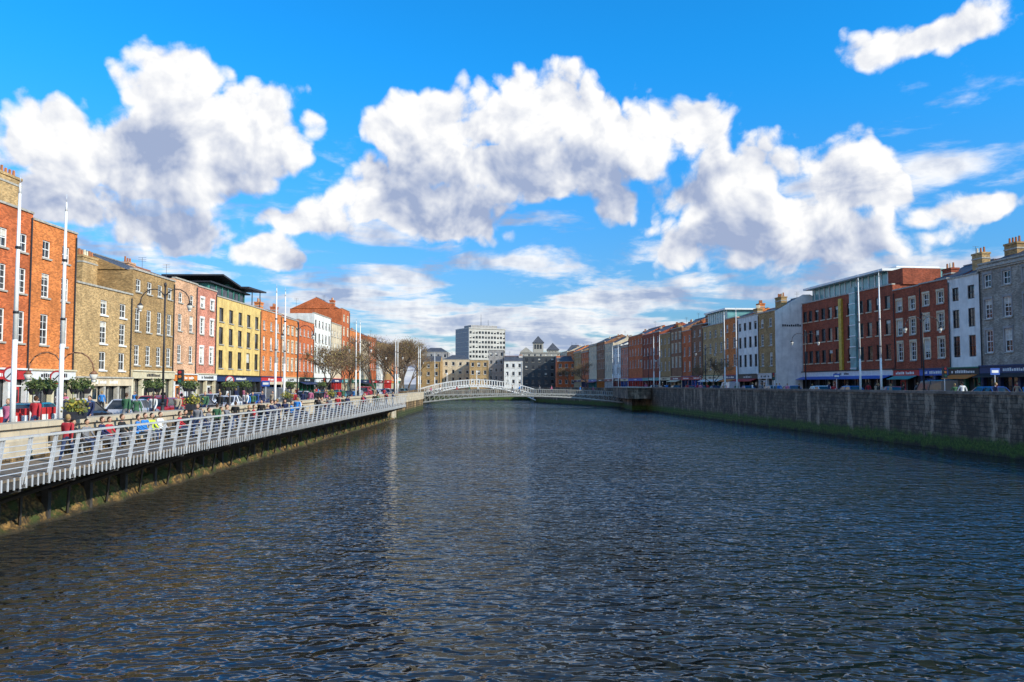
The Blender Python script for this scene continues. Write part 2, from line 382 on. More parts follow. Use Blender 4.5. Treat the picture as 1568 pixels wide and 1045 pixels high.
B.box(L*.3,L*.9,-9,-5,19.4,19.9,GT,F); B.box(L*.25,L*.95,-10,-4.2,19.92,20.1,WH,F)
B.box(-.2,2.9,-6,-1.2,16.95,18.9,bD,F)
B.obj('penthouse',E,org)
for nm,x0,x1,y0,y1,zt in (('slate_roof_hall',62,78,72,92,18.2),('slate_roof_hall',60,74,97,112,17.)):
    E,F,L,org=building(nm,(x0,y0),(x0,y1),ZR,zt,bDb,4,[(15,1.5)],depth=x1-x0,roof='hip',rh=4.6,normal=(-1,0),corn=True)
rr=lambda t:[(t-1.6,1.3),(t-4.2,1.8),(t-7.2,2.)]
RB('brown_brick_house',119,125.3,16.0,bB,2,rr(16.0),c=50,shop=SH['white'],gf=3.2,chim=[(.5,.22,2.2,2.2)],rh=2.4,frame=WH)
E=empty('white_gable_wall',(rx(50,119),118.9,ZR)); B=MB()
xa=rx(50,119)
B.hexa([(xa+.02,118.7,ZR),(xa+11,118.7,ZR),(xa+11,118.98,ZR),(xa+.02,118.98,ZR),(xa+.02,118.7,15.9),(xa+11,118.7,15.9),(xa+11,118.98,15.9),(xa+.02,118.98,15.9)],rW)
B.hexa([(xa+.02,118.7,15.9),(xa+11,118.7,15.9),(xa+11,118.98,15.9),(xa+.02,118.98,15.9),(xa+4.2,118.7,18.4),(xa+5.2,118.7,18.4),(xa+5.2,118.98,18.4),(xa+4.2,118.98,18.4)],rW)
for i in range(9): B.box(xa+1+i*.32,xa+1.22+i*.32,118.66,118.7,13.6,13.6+R.uniform(.25,.4),DARK)
B.obj('wall',E,(rx(50,119),118.9,ZR))
RB('white_render_house',125.3,134,16.,rW,4,rr(16),c=50,shop=SH['black'],gf=3.2,rh=1.6,frame=DARK,sillm=None,chim=[(1,.3,1.6,1.5)],chm=bB)
RB('orange_brick_house',134,140.5,16.3,bR2,2,rr(16.3),c=50,shop=SH['red'],gf=3.2,rh=1.6,chim=[(0,.4,1.5,2.2)])
E,F,L,org=RB('tan_brick_house',140.5,152,15.8,bT,4,rr(15.8),c=50,shop=SH['green'],gf=3.2,roof='flat')
B=MB();B.box(.6,L-.6,-8,-.9,15.82,18.2,GT,F);B.box(.1,L-.1,-8.5,-.3,18.22,18.5,WH,F)
for k in range(9): B.box(.7+k*1.2,.8+k*1.2,-.9,-.82,15.9,18.2,WH,F)
B.obj('glass_attic',E,org)
RB('brown_brick_house',152,158.5,16.5,bDb,2,rr(16.5),c=50,shop=SH['blue'],gf=3.2,chim=[(1,.3,1.6,2)],rh=1.8)
RB('red_brick_house',158.5,165,15.8,bR,2,rr(15.8),c=50,shop=SH['navy'],gf=3.2,chim=[(1,.4,1.6,2)])
RB('brown_brick_house',165,173,16.8,bDb,3,rr(16.8),c=50,shop=SH['cream'],gf=3.2,chim=[(1,.4,1.6,1.5)],surround=rC)
RB('brown_brick_house',173,182,16.2,bB,3,rr(16.2),c=50,shop=SH['black'],gf=3.2,chim=[(1,.4,1.6,2)])
RB('dark_brick_house',182,197,17.,bD,5,rr(17),c=50,shop=SH['burgundy'],gf=3.2,chim=[(0,.4,1.6,1.5),(1,.4,1.6,1.5)])
RB('red_brick_house',197,212,17.4,bR,5,rr(17.4),c=50,shop=SH['red'],gf=3.2,chim=[(1,.4,1.6,1.5)])
y=212
for nm,w,t,mt in (('pink_render_house',9,15.5,bK),('white_render_house',10,16.,rW),('cream_render_house',12,17.,rC),('brown_brick_house',12,18,bDb),('cream_render_house',14,18.,rC),('red_brick_house',14,16.5,bR),('brown_brick_house',16,17,bB),('red_brick_house',16,17.5,bR2),('cream_render_house',18,18,rC),('grey_stone_house',20,17,rG)):
    RB(nm,y,y+w,t,mt,max(3,int(w/3)),rr(t),c=50,shop=R.choice(shopcols),gf=3.2,chim=[(0,.4,1.5,1.6)],bars=False,corn=R.random()<.5); y+=w
# ------------------------------------------------------------ distant centre
def CB(name,x0,x1,y,top,mt,cols,nrow,dy=0,**k):
    rows=[(top-1.6-i*3.,1.5) for i in range(nrow)]
    return building(name,(x0,y),(x1,y+dy),2.7,top,mt,cols,rows,normal=(0,-1),bars=False,**k)
CON=plain('concrete_frame',(.5,.48,.43),.8,var=.12,scale=.3)
E,F,L,org=building('office_tower_block',(-22.7,420),(-3.6,430),2.7,34.2,CON,12,[(32.4-i*2.55,1.35) for i in range(11)],depth=17,ww=1.25,roof='flat',normal=(.4,-1),frame=None,sillm=None,blindp=.4)
B=MB()
B.box(-.35,-.05,-17,0.1,2.7,34.3,plain('blue_grey_curtain_wall',(.13,.17,.22),.3,var=.2),F)
for k in range(12): B.box(-.42,-.355,-16.9,0,4.3+k*2.55,4.6+k*2.55,CON,F)
B.box(3,L-3,-13,-4,34.2,36.6,rG,F); B.box(-.3,L+.3,-17.2,.4,34.36,34.9,CON,F)
B.tube(F(L*.5,-8,36.6),F(L*.5,-8,43),.15,.05,DARK); B.tube(F(L*.7,-8,36.6),F(L*.7,-8,40),.12,.05,DARK)
B.obj('tower_parts',E,org)
CB('brown_brick_house',-36,-27,300,13.5,bB,3,3,chim=[(0,.4,2,2)])
CB('cream_render_house',-27,-16,310,14.5,rC,4,3,roof='hip',rh=2)
CB('grey_stone_house',-40,-28,350,19,rG,4,4,roof='hip')
CB('brown_brick_house',-16,-9,300,14.,bT,3,3,roof='flat')
CB('glass_office_building',-9,-3,305,18.,rG,3,4,roof='flat')
CB('white_render_house',-3.,4,298,13.5,rW,3,3,chim=[(1,.4,1.4,2)])
CB('dark_office_building',2,18,330,16.5,plain('dark_cladding',(.06,.065,.07),.5),6,4,roof='flat',frame=None)
CB('red_brick_house',17,24,300,13.5,bR,3,3,chim=[(0,.4,1.4,2)])
CB('cream_render_house',-60,-42,270,13.5,rC,4,3); CB('brown_brick_house',-50,-38,262,12.5,bB,4,3)
E,F,L,org=CB('classical_civic_building',4,24,390,20.5,GRAN,7,5,roof='flat',corn=True,depth=20)
B=MB()
for (u0,u1,zt) in ((6.5,11.5,29.),(13.5,19,25.5)):
    B.box(u0,u1,-9,-3,20.5,zt-3.6,GRAN,F)
    P=[F(u0-.5,-9.5,zt-3.6),F(u1+.5,-9.5,zt-3.6),F(u1+.5,-2.5,zt-3.6),F(u0-.5,-2.5,zt-3.6),F((u0+u1)/2,-6,zt)]
    for q in ((0,1,4),(1,2,4),(2,3,4),(3,0,4)): B.face([P[k] for k in q],SLATE)
    for k in range(3):
        u=u0+.6+k*(u1-u0-1)/3; B.box(u,u+.9,-3,-2.9,zt-6.6,zt-4.4,GL,F)
B.hexa([F(-.3,-1,20.6),F(6,-1,20.6),F(6,.2,20.6),F(-.3,.2,20.6),F(2.7,-1,23),F(3,-1,23),F(3,.2,23),F(2.7,.2,23)],GRAN)
B.obj('corner_pavilions',E,org)
CB('cream_render_house',25,33,360,20,rC,3,5,roof='hip',rh=3)
# ------------------------------------------------------------ ground / water
def poly(mb,pts,z,m): mb.face([(p[0],p[1],z) for p in pts],m)
G=MB(); GR=plain('ground_city',(.16,.155,.145),.9,var=.3,scale=.4)
poly(G,[(-17.8,-60),(-17.8,155),(-21,165),(-27,252),(-3000,252),(-3000,-60)],2.6,GR)
Rw=lambda y:38.7-.0893*y
poly(G,[(Rw(-60)+.3,-60),(3000,-60),(3000,252),(6.3,252),(6.3,222),(Rw(172)+.3,174)],3.3,GR)
poly(G,[(-3000,252),(3000,252),(3000,6000),(-3000,6000)],2.62,GR)
G.obj('ground')
P=MB(); P.box(-36,-30.5,-60,252,2.4,2.7,PAVE); P.box(-22,-18.1,-60,150,2.4,2.7,PAVE)
P.hexa([(Rw(-60)+.5,-60,3.1),(Rw(-60)+4,-60,3.1),(Rw(172)+4,172,3.1),(Rw(172)+.5,172,3.1),(Rw(-60)+.5,-60,3.4),(Rw(-60)+4,-60,3.4),(Rw(172)+4,172,3.4),(Rw(172)+.5,172,3.4)],PAVE)
P.hexa([(rx(50,-60),-60,3.1),(rx(54.1,-60),-60,3.1),(rx(54.1,119),119,3.1),(rx(50,119),119,3.1),(rx(50,-60),-60,3.4),(rx(54.1,-60),-60,3.4),(rx(54.1,119),119,3.4),(rx(50,119),119,3.4)],PAVE)
P.obj('pavement')
RD=MB(); poly(RD,[(-30.5,-60),(-22,-60),(-22,252),(-30.5,252)],2.605,ASPH)
poly(RD,[(Rw(-60)+4,-60),(rx(50,-60),-60),(rx(46,240),240),(Rw(172)+4,172)],3.305,ASPH)
for k in range(40): poly(RD,[(-26.3,-20+k*6),(-26.18,-20+k*6),(-26.18,-17+k*6),(-26.3,-17+k*6)],2.61,WH)
RD.obj('road')
def watermat():
    m,nt,b=newmat('river_water')
    pos=nt.node('ShaderNodeNewGeometry').outputs['Position']
    pr=nt.vm('MULTIPLY',pos,(.66,1.,1.))
    big=nt.noise(pos,.06,2,.5)
    a=nt.noise(pr,.65,0,.5,.3); bb=nt.noise(pr,1.95,1,.5,.6); c=nt.noise(pr,4.3,1,.5,.5)
    h=nt.m('ADD',nt.m('MULTIPLY',a,.22),nt.m('ADD',nt.m('MULTIPLY',bb,.36),nt.m('MULTIPLY',c,.145)))
    h=nt.m('MULTIPLY',h,nt.sm(big,.35,.65,.8,1.3))
    bp=nt.node('ShaderNodeBump'); bp.inputs['Strength'].default_value=1.; bp.inputs['Distance'].default_value=1.
    nt.put(bp.inputs['Height'],h); nt.l.new(bp.outputs[0],b.inputs['Normal'])
    nt.put(b.inputs['Base Color'],nt.mix(nt.sm(big,.4,.6),(.016,.02,.024),(.026,.024,.018)))
    b.inputs['Roughness'].default_value=.04; b.inputs['IOR'].default_value=1.56
    return m
WT=watermat(); Wm=MB(); poly(Wm,[(-60,-80),(80,-80),(80,300),(-60,300)],0,WT); Wm.obj('river_water')
# ------------------------------------------------------------ quay walls
WL=quaystone('quay_stone_ochre',(.2,.13,.06),(.3,.19,.08),(.06,.08,.018),1.35)
WR=quaystone('quay_stone_dark',(.17,.13,.085),(.25,.2,.14),(.08,.16,.012),1.35)
PARA=brick('granite_parapet',(.54,.45,.32),1.1,.42,contrast=.12,stain=.35)
Q=MB(); Q.box(-18.2,-17.5,-60,112,-1,2.4,WL); Q.box(-18.15,-17.55,-60,112,2.401,3.42,PARA); Q.box(-18.25,-17.42,-60,112,3.422,3.62,PARA)
Q.box(-18.6,-16.8,112.01,116,-1,3.3,PARA)
Q.obj('left_quay_wall')
Q=MB(); 
Q.hexa([(-24,116.1,-1),(-16.6,116.1,-1),(-16.9,152,-1),(-24,152,-1),(-24,116.1,2.2),(-16.6,116.1,2.2),(-16.9,152,2.2),(-24,152,2.2)],WL)
Q.hexa([(-18.5,116.1,2.201),(-16.5,116.1,2.201),(-16.8,152,2.201),(-18.5,152,2.201),(-18.5,116.1,3.5),(-16.5,116.1,3.5),(-16.8,152,3.5),(-18.5,152,3.5)],PARA)
Q.hexa([(-21.5,152.1,-1),(-20,152.1,-1),(-26.4,252,-1),(-28,252,-1),(-21.5,152.1,3.6),(-20,152.1,3.6),(-26.4,252,3.6),(-28,252,3.6)],WL)
Q.obj('stone_abutment')
Q=MB()
def seg(mb,p,q,z0,z1,m,off=0.,th=.6):
    p=Vector(p);q=Vector(q);d=(q-p).normalized();n=Vector((d[1],-d[0]))
    A=p-n*off;Bq=q-n*off;C=q+n*th;D=p+n*th
    mb.hexa([(A[0],A[1],z0),(Bq[0],Bq[1],z0),(C[0],C[1],z0),(D[0],D[1],z0),(A[0],A[1],z1),(Bq[0],Bq[1],z1),(C[0],C[1],z1),(D[0],D[1],z1)],m)
seg(Q,(Rw(-60),-60),(Rw(172),172),-1,4.25,WR); 
seg(Q,(Rw(-60),-60),(Rw(172),172),4.252,4.48,plain('wall_coping',(.22,.18,.14),.85,scale=2,var=.4),off=.07,th=.66)
seg(Q,(Rw(172),172.1),(6,220),-1,4.2,WR); seg(Q,(6,220),(6,252),-1,4.2,WR)
seg(Q,(6,251),(-27,251),-1,3.6,WR)
Q.obj('right_quay_wall')
Q=MB(); Q.box(21.2,25.5,146,168,2.3,4.3,WR); Q.box(21,25.5,145.8,168.2,4.302,4.5,GRAN); Q.box(22.5,25.5,150,160,-1,2.29,WR); Q.obj('stone_bridge_abutment')
def toemat():
    m,nt,b=newmat('mossy_ochre_toe')
    pos=nt.node('ShaderNodeNewGeometry').outputs['Position']
    n1=nt.noise(pos,1.1,6,.7); n2=nt.noise(pos,5,5,.7)
    c=nt.mix(nt.sm(n2,.4,.68),(.05,.034,.015),(.34,.2,.06))
    c=nt.mix(nt.sm(n1,.46,.56),c,(.05,.07,.012))
    c=nt.mix(nt.sm(nt.sep(pos)[2],.25,.0),c,(.025,.02,.01))
    nt.put(b.inputs['Base Color'],c); b.inputs['Roughness'].default_value=.8
    bp=nt.node('ShaderNodeBump'); bp.inputs['Strength'].default_value=1; bp.inputs['Distance'].default_value=.12
    nt.put(bp.inputs['Height'],n2); nt.l.new(bp.outputs[0],b.inputs['Normal']); return m
TM=toemat(); vs=[];fs=[]; ny=820; nx=10
for j in range(ny):
    y=6+j*.134
    for i in range(nx):
        t=i/(nx-1); x=-17.6+1.15*t; z=1.5*(1-t)**1.1-.25*t
        nn=mnoise.fractal(Vector((x*1.7,y*1.1,z*1.7)),1.,2.,4)*.28+mnoise.noise(Vector((x*4,y*3.,z*4)))*.1
        vs.append((x+nn*.7,y,z+nn*.6))
for j in range(ny-1):
    for i in range(nx-1): fs.append((j*nx+i,j*nx+i+1,(j+1)*nx+i+1,(j+1)*nx+i))
me=bpy.data.meshes.new('wall_toe'); me.from_pydata(vs,[],fs); me.materials.append(TM)
ob=bpy.data.objects.new('rubble_wall_footing',me); scene.collection.objects.link(ob)
# ------------------------------------------------------------ boardwalk
DECK=plain('timber_decking',(.2,.15,.1),.8,var=.4,scale=8)
B=empty('boardwalk',(-14.3,8,2.27)); bo=(-14.3,8,2.27)
Y0,Y1=8.,108.
D=MB()
y=Y0
while y<Y1:
    D.box(-17.45,-14.35,y,y+.23,2.2,2.27,DECK); y+=.25
D.obj('deck',B,bo)
S=MB(); RUST=plain('dark_steel_beam',(.06,.055,.05),.6,var=.3)
S.box(-14.55,-14.35,Y0,Y1,1.98,2.19,RUST); S.box(-16.6,-16.45,Y0,Y1,2.0,2.19,RUST)
y=Y0+1
while y<Y1:
    S.tube((-14.6,y,1.9),(-17.5,y,.9),.1,.08,RUST,6); S.box(-17.5,-14.4,y-.06,y+.06,1.85,1.975,RUST)
    S.box(-17.1,-16.85,y-.1,y+.1,-.2,1.85,RUST); S.tube((-16.1,y,1.9),(-16.7,y+.9,.2),.06,.06,RUST,5)
    y+=2.9
S.obj('support_brackets',B,bo)
Rl=MB(); 
def tilt(z): return -14.4+.22*(z-2.1)/1.35
y=Y0
while y<Y1+.01:
    for dy in (-.06,.06):
        Rl.hexa([(tilt(2.0)-.03,y+dy-.018,1.95),(tilt(2.0)+.05,y+dy-.018,1.95),(tilt(2.0)+.05,y+dy+.018,1.95),(tilt(2.0)-.03,y+dy+.018,1.95),
                 (tilt(3.45)-.02,y+dy-.018,3.43),(tilt(3.45)+.03,y+dy-.018,3.43),(tilt(3.45)+.03,y+dy+.018,3.43),(tilt(3.45)-.02,y+dy+.018,3.43)],STEEL)
    y+=1.3
for z in (2.42,2.58,2.74,2.9,3.06,3.22): Rl.tube((tilt(z),Y0,z),(tilt(z),Y1,z),.016,.016,STEEL,5)
Rl.box(tilt(3.45)-.09,tilt(3.45)+.07,Y0,Y1,3.435,3.5,plain('handrail_silver',(.6,.59,.56),.4,.2,var=.1))
y=Y0
while y<Y1:
    Rl.box(-14.34,-14.31,y,y+.05,1.95,2.3,STEEL); y+=.29
Rl.obj('railing',B,bo)
BN=MB()
for k in range(9):
    y=20+k*10.2
    BN.box(-17.4,-16.95,y,y+6,2.68,2.74,DECK); BN.box(-17.42,-17.36,y,y+6,2.85,3.2,DECK)
    for j in range(5): BN.box(-17.35,-17.0,y+.1+j*1.43,y+.18+j*1.43,2.27,2.679,STEEL)
BN.obj('benches',B,bo)
# ------------------------------------------------------------ footbridges
def footbridge(name,x0,x1,y,zend,zmid,ztop_end,ztop_mid,width,mat,nseg=40,lower=None,posts=60,lamps=True,pr=.035,rt=.1):
    E=empty(name,((x0+x1)/2,y,zmid)); og=((x0+x1)/2,y,zmid)
    M=MB(); 
    f=lambda t,a,b:a+(b-a)*(1-(2*t-1)**2)
    X=lambda t:x0+(x1-x0)*t
    for i in range(nseg):
        t0=i/nseg;t1=(i+1)/nseg
        d0,d1=f(t0,zend,zmid),f(t1,zend,zmid)
        M.hexa([(X(t0),y,d0-.25),(X(t1),y,d1-.25),(X(t1),y+width,d1-.25),(X(t0),y+width,d0-.25),(X(t0),y,d0),(X(t1),y,d1),(X(t1),y+width,d1),(X(t0),y+width,d0)],mat)
        for yy in (y-.05,y+width-.05):
            r0,r1=f(t0,ztop_end,ztop_mid),f(t1,ztop_end,ztop_mid)
            M.hexa([(X(t0),yy,r0-rt),(X(t1),yy,r1-rt),(X(t1),yy+.1,r1-rt),(X(t0),yy+.1,r0-rt),(X(t0),yy,r0),(X(t1),yy,r1),(X(t1),yy+.1,r1),(X(t0),yy+.1,r0)],mat)
            if lower:
                l0,l1=f(t0,*lower),f(t1,*lower)
                M.tube((X(t0),yy,l0),(X(t1),yy,l1),.18,.18,mat,6)
                M.tube((X(t0),yy,l0),(X(t0),yy,d0-.2),.08,.08,mat,4)
                M.tube((X(t0),yy,l0),(X(t1),yy,d1-.2),.06,.06,mat,4)
    M.obj('deck_and_arch',E,og)
    M=MB()
    for i in range(posts+1):
        t=i/posts
        for yy in (y,y+width): M.tube((X(t),yy,f(t,zend,zmid)-.05),(X(t),yy,f(t,ztop_end,ztop_mid)-.05),pr,pr,mat,4)
    M.obj('balustrade',E,og)
    if lamps:
        M=MB()
        for t in (.25,.5,.75):
            zt=f(t,ztop_end,ztop_mid)
            M.tube((X(t),y,zt),(X(t),y,zt+1.6),.06,.04,WH,5);M.tube((X(t),y+width,zt),(X(t),y+width,zt+1.6),.06,.04,WH,5)
            for k in range(8):
                a0=math.pi*k/8;a1=math.pi*(k+1)/8; c=y+width/2
                M.tube((X(t),c-width/2*math.cos(a0),zt+1.6+.9*math.sin(a0)),(X(t),c-width/2*math.cos(a1),zt+1.6+.9*math.sin(a1)),.04,.04,WH,4)
            M.ball((X(t),y+width/2,zt+2.15),.2,.2,.3,WH,6,4)
        M.obj('lamp_arches',E,og)
GREYP=plain('bridge_grey_paint',(.34,.34,.31),.5,var=.15)
footbridge('low_footbridge',-20.6,24.6,170,2.6,3.05,3.3,3.95,3.,GREYP,44,(.9,2.45),110,False)
footbridge('arched_iron_footbridge',-26.,6.5,218,2.3,4.9,3.6,6.3,3.6,WH,40,(.6,4.3),46,True,.06,.2)
# ------------------------------------------------------------ masts, lamps, signs
def mast(x,y,z0,zt):
    M=MB(); q=[(z0,.11),(z0+.4,.105),(z0+4,.09),(zt-.4,.05),(zt,.03)]
    for (za,ra),(zb,rb) in zip(q,q[1:]): M.tube((x,y,za),(x,y,zb),ra,rb,WH,10)
    M.tube((x,y,z0),(x,y,z0+.25),.22,.18,DARK,8); M.tube((x,y,zt),(x,y,zt+.35),.02,.01,STEEL,4)
    for zz in (z0+5,z0+7.5): M.tube((x,y,zz),(x,y,zz+.1),.105,.105,DARK,8)
    M.obj('flagpole_mast',None,(x,y,z0),True)
for yy in (30.4,33.6,64,66.5,97,99.5,130,132.5,162,165,196): mast(-19.,yy,ZL,12.75)
for yy in (72.6,76.2,108,112.5,146,150,180,186): mast(Rw(yy)+1.4,yy,ZR,15.2 if yy<120 else 14)
def lamp(x,y,z0,h=8,side=1,two=True,col=DARK):
    M=MB(); M.tube((x,y,z0),(x,y,z0+1.1),.13,.11,col,8); M.tube((x,y,z0+1.1),(x,y,z0+h),.075,.05,col,8)
    M.tube((x,y,z0+1.1),(x,y,z0+1.2),.15,.15,col,8); M.ball((x,y,z0+h+.1),.09,.09,.16,col)
    for s in ((side,-side) if two else (side,)):
        pr=None
        for k in range(8):
            a=math.pi*k/7; p=(x+s*(.75-.75*math.cos(a)),y,z0+h-1+.75*math.sin(a)+ .2*(1-k/7))
            if pr: M.tube(pr,p,.035,.03,col,5)
            pr=p
        M.tube((pr[0],y,pr[2]),(pr[0],y,pr[2]-.15),.06,.2,col,8); M.tube((pr[0],y,pr[2]-.15),(pr[0],y,pr[2]-.42),.19,.11,BLIND,8)
        M.ball((pr[0],y,pr[2]-.45),.1,.1,.08,WH)
    M.obj('street_lamp',None,(x,y,z0),True)
lamp(-20.6,36.4,ZL,3.9,1,True,plain('bronze_paint',(.22,.1,.05),.5)); 
for yy in (48,78,110,142,175): lamp(-21,yy,ZL,8.2)
for yy in (68,90,124,158): lamp(Rw(yy)+2.5,yy,ZR,7.5,-1)
def sign(x,y,z0,h,kind):
    M=MB(); M.tube((x,y,z0),(x,y,z0+h),.035,.035,STEEL,6)
    if kind=='round':
        M.tube((x,y-.05,z0+h),(x,y-.08,z0+h),.32,.32,SH['red'],18); M.tube((x,y-.081,z0+h),(x,y-.09,z0+h),.24,.24,WH,18); M.tube((x-.14,y-.1,z0+h-.14),(x+.14,y-.1,z0+h+.14),.025,.025,DARK,4)
    elif kind=='light':
        M.box(x-.17,x+.17,y-.15,y+.1,z0+h-.9,z0+h+.05,DARK)
        for i,c in enumerate((SH['red'],SH['orange'],SH['green'])): M.tube((x,y-.2,z0+h-.12-i*.29),(x,y-.151,z0+h-.12-i*.29),.1,.1,c,10)
    else:
        M.box(x-.35,x+.35,y-.05,y-.03,z0+h-.5,z0+h,SH['blue']); M.box(x-.25,x+.25,y-.06,y-.051,z0+h-.35,z0+h-.15,WH)
    M.obj('traffic_light' if kind=='light' else 'traffic_sign',None,(x,y,z0))
sign(-20.4,32.5,ZL,2.7,'round'); sign(-20.4,35.8,ZL,2.6,'round'); sign(-21.6,52,ZL,3.2,'light'); sign(-21.6,70,ZL,2.6,'plate'); sign(-21.6,92,ZL,3,'light'); sign(-20.5,58,ZL,2.6,'round')
sign(Rw(66)+3,66,ZR,3,'light'); sign(Rw(84)+3,84,ZR,2.7,'plate'); sign(Rw(100)+3,100,ZR,3.,'light'); sign(Rw(128)+3,128,ZR,2.8,'round'); sign(Rw(60)+3,60,ZR,2.8,'plate')
M=MB()
for i in range(9):
    y=30.5+i*.75; M.box(-21.2,-21.1,y,y+.7,ZL+.1,ZL+1.25,SH['red'] if i%3 else WH)
    M.box(-21.09,-21.085,y+.12,y+.58,ZL+.6,ZL+.95,WH if i%3 else SH['red'])
M.obj('red_and_white_barrier')
# ------------------------------------------------------------ foliage
LF=[plain('leaf_dark',(.035,.06,.018),.8,var=.3,scale=5),plain('leaf_light',(.09,.12,.03),.8,var=.3,scale=5),plain('leaf_olive',(.13,.11,.04),.8,var=.3)]
BARK=plain('bark',(.12,.09,.065),.9,var=.3); TWIG=plain('twig',(.19,.125,.075),.9,var=.3)
BUD=[plain('bud_brown',(.2,.13,.06),.85,var=.3),plain('bud_yellow',(.26,.2,.06),.85,var=.3),TWIG]
def leafball(M,c,r,n,mats,s=.09,squash=.8):
    for i in range(n):
        d=Vector((R.gauss(0,1),R.gauss(0,1),R.gauss(0,1))).normalized()*r*R.uniform(.3,1.05)*(1+.25*math.sin(i*.7))
        d.z*=squash; p=Vector(c)+d
        a=Vector((R.uniform(-1,1),R.uniform(-1,1),R.uniform(-1,1))).normalized()*s*R.uniform(.7,1.4); b=a.orthogonal().normalized()*s*.6
        M.face([p-a,p-b,p+a,p+b],R.choice(mats))
def planter(x,y,z0,h=2.3,mats=LF[:2]):
    M=MB(); M.tube((x,y,z0),(x,y,z0+h),.05,.04,DARK,6)
    for s in (-1,1):
        M.tube((x,y,z0+h-.2),(x,y+s*.5,z0+h-.1),.025,.025,DARK,4)
        M.tube((x,y+s*.5,z0+h-.45),(x,y+s*.5,z0+h-.2),.15,.26,DARK,8)
        leafball(M,(x,y+s*.5,z0+h-.05),.42,230,mats,.07,.75)
    M.obj('hanging_basket_planter',None,(x,y,z0))
for yy in (33.9,37,44.5,49.5,56.5,60.,72,84): planter(-20,yy,ZL)
def boxplanter(x,y,z0):
    M=MB(); M.box(x-.18,x+.18,y-.5,y+.5,z0,z0+.3,DARK); leafball(M,(x,y,z0+.5),.45,300,[LF[1],LF[2],plain('leaf_yellow',(.35,.3,.04),.8)],.07,.8)
    M.obj('flower_box',None,(x,y,z0))
for yy in (31.5,43,61,76): boxplanter(-17.2,yy,3.62)
def tree(x,y,z0,h,spread,leaf=0,seed=1,name='bare_tree',lm=None):
    rr_=random.Random(seed); M=MB(); tips=[]
    def br(p,d,l,r,dep):
        n=3; q=p
        for k in range(n):
            d2=(d+Vector((rr_.gauss(0,.12),rr_.gauss(0,.12),rr_.gauss(0,.08)))).normalized()
            e=q+d2*l/n; M.tube(q,e,r*(1-k*.13),r*(1-(k+1)*.13),BARK if dep<3 else TWIG,6 if dep<2 else 3,False); q=e;d=d2
            if dep>1 and k<2 and dep<6 and rr_.random()<.75:
                s=(d+Vector((rr_.gauss(0,.7),rr_.gauss(0,.7),rr_.gauss(0.2,.4)))).normalized(); br(q,s,l*.6,max(r*.45,.014),dep+2)
        if dep<6:
            for i in range(3 if dep<5 else 2):
                s=(d*.9+Vector((rr_.gauss(0,spread),rr_.gauss(0,spread),rr_.uniform(-.1,.45)))).normalized(); br(q,s,l*.76,max(r*.6,.018),dep+1)
        else: tips.append(q)
    br(Vector((x,y,z0)),Vector((0,0,1)),h*.27,h*.02,0)
    if leaf:
        for t in tips:
            if rr_.random()>leaf: continue
            for i in range(2):
                p=t+Vector((rr_.gauss(0,.3),rr_.gauss(0,.3),rr_.gauss(0,.3)))
                a=Vector((rr_.uniform(-1,1),rr_.uniform(-1,1),rr_.uniform(-1,1))).normalized()*.08; b=a.orthogonal()*.6
                M.face([p-a,p-b,p+a,p+b],rr_.choice(BUD))
    M.obj(name,None,(x,y,z0))
tree(-21.3,90,ZL,8,.55,.4,3); tree(-20.5,97,ZL,7,.55,.3,4)
tree(-23,136,ZL,12.5,.5,.1,5); tree(-22,150,ZL,12,.5,.3,6); tree(-22.8,168,ZL,13,.5,1,7); tree(-25,176,ZL,13,.5,1,8); tree(-27,195,ZL,13,.5,.8,9)
tree(-24,120,ZL,9,.5,0,19); tree(-30,185,ZL,13,.5,.7,21); tree(-29,208,ZL,14,.5,.8,22); tree(-33,222,ZL,14,.5,.6,23); tree(-31,240,ZL,14,.5,.6,24)
tree(Rw(127)+5,127,ZR,6.5,.5,.3,10); tree(22,230,ZR,9,.5,.3,12); tree(18,245,ZR,8,.5,.3,13)
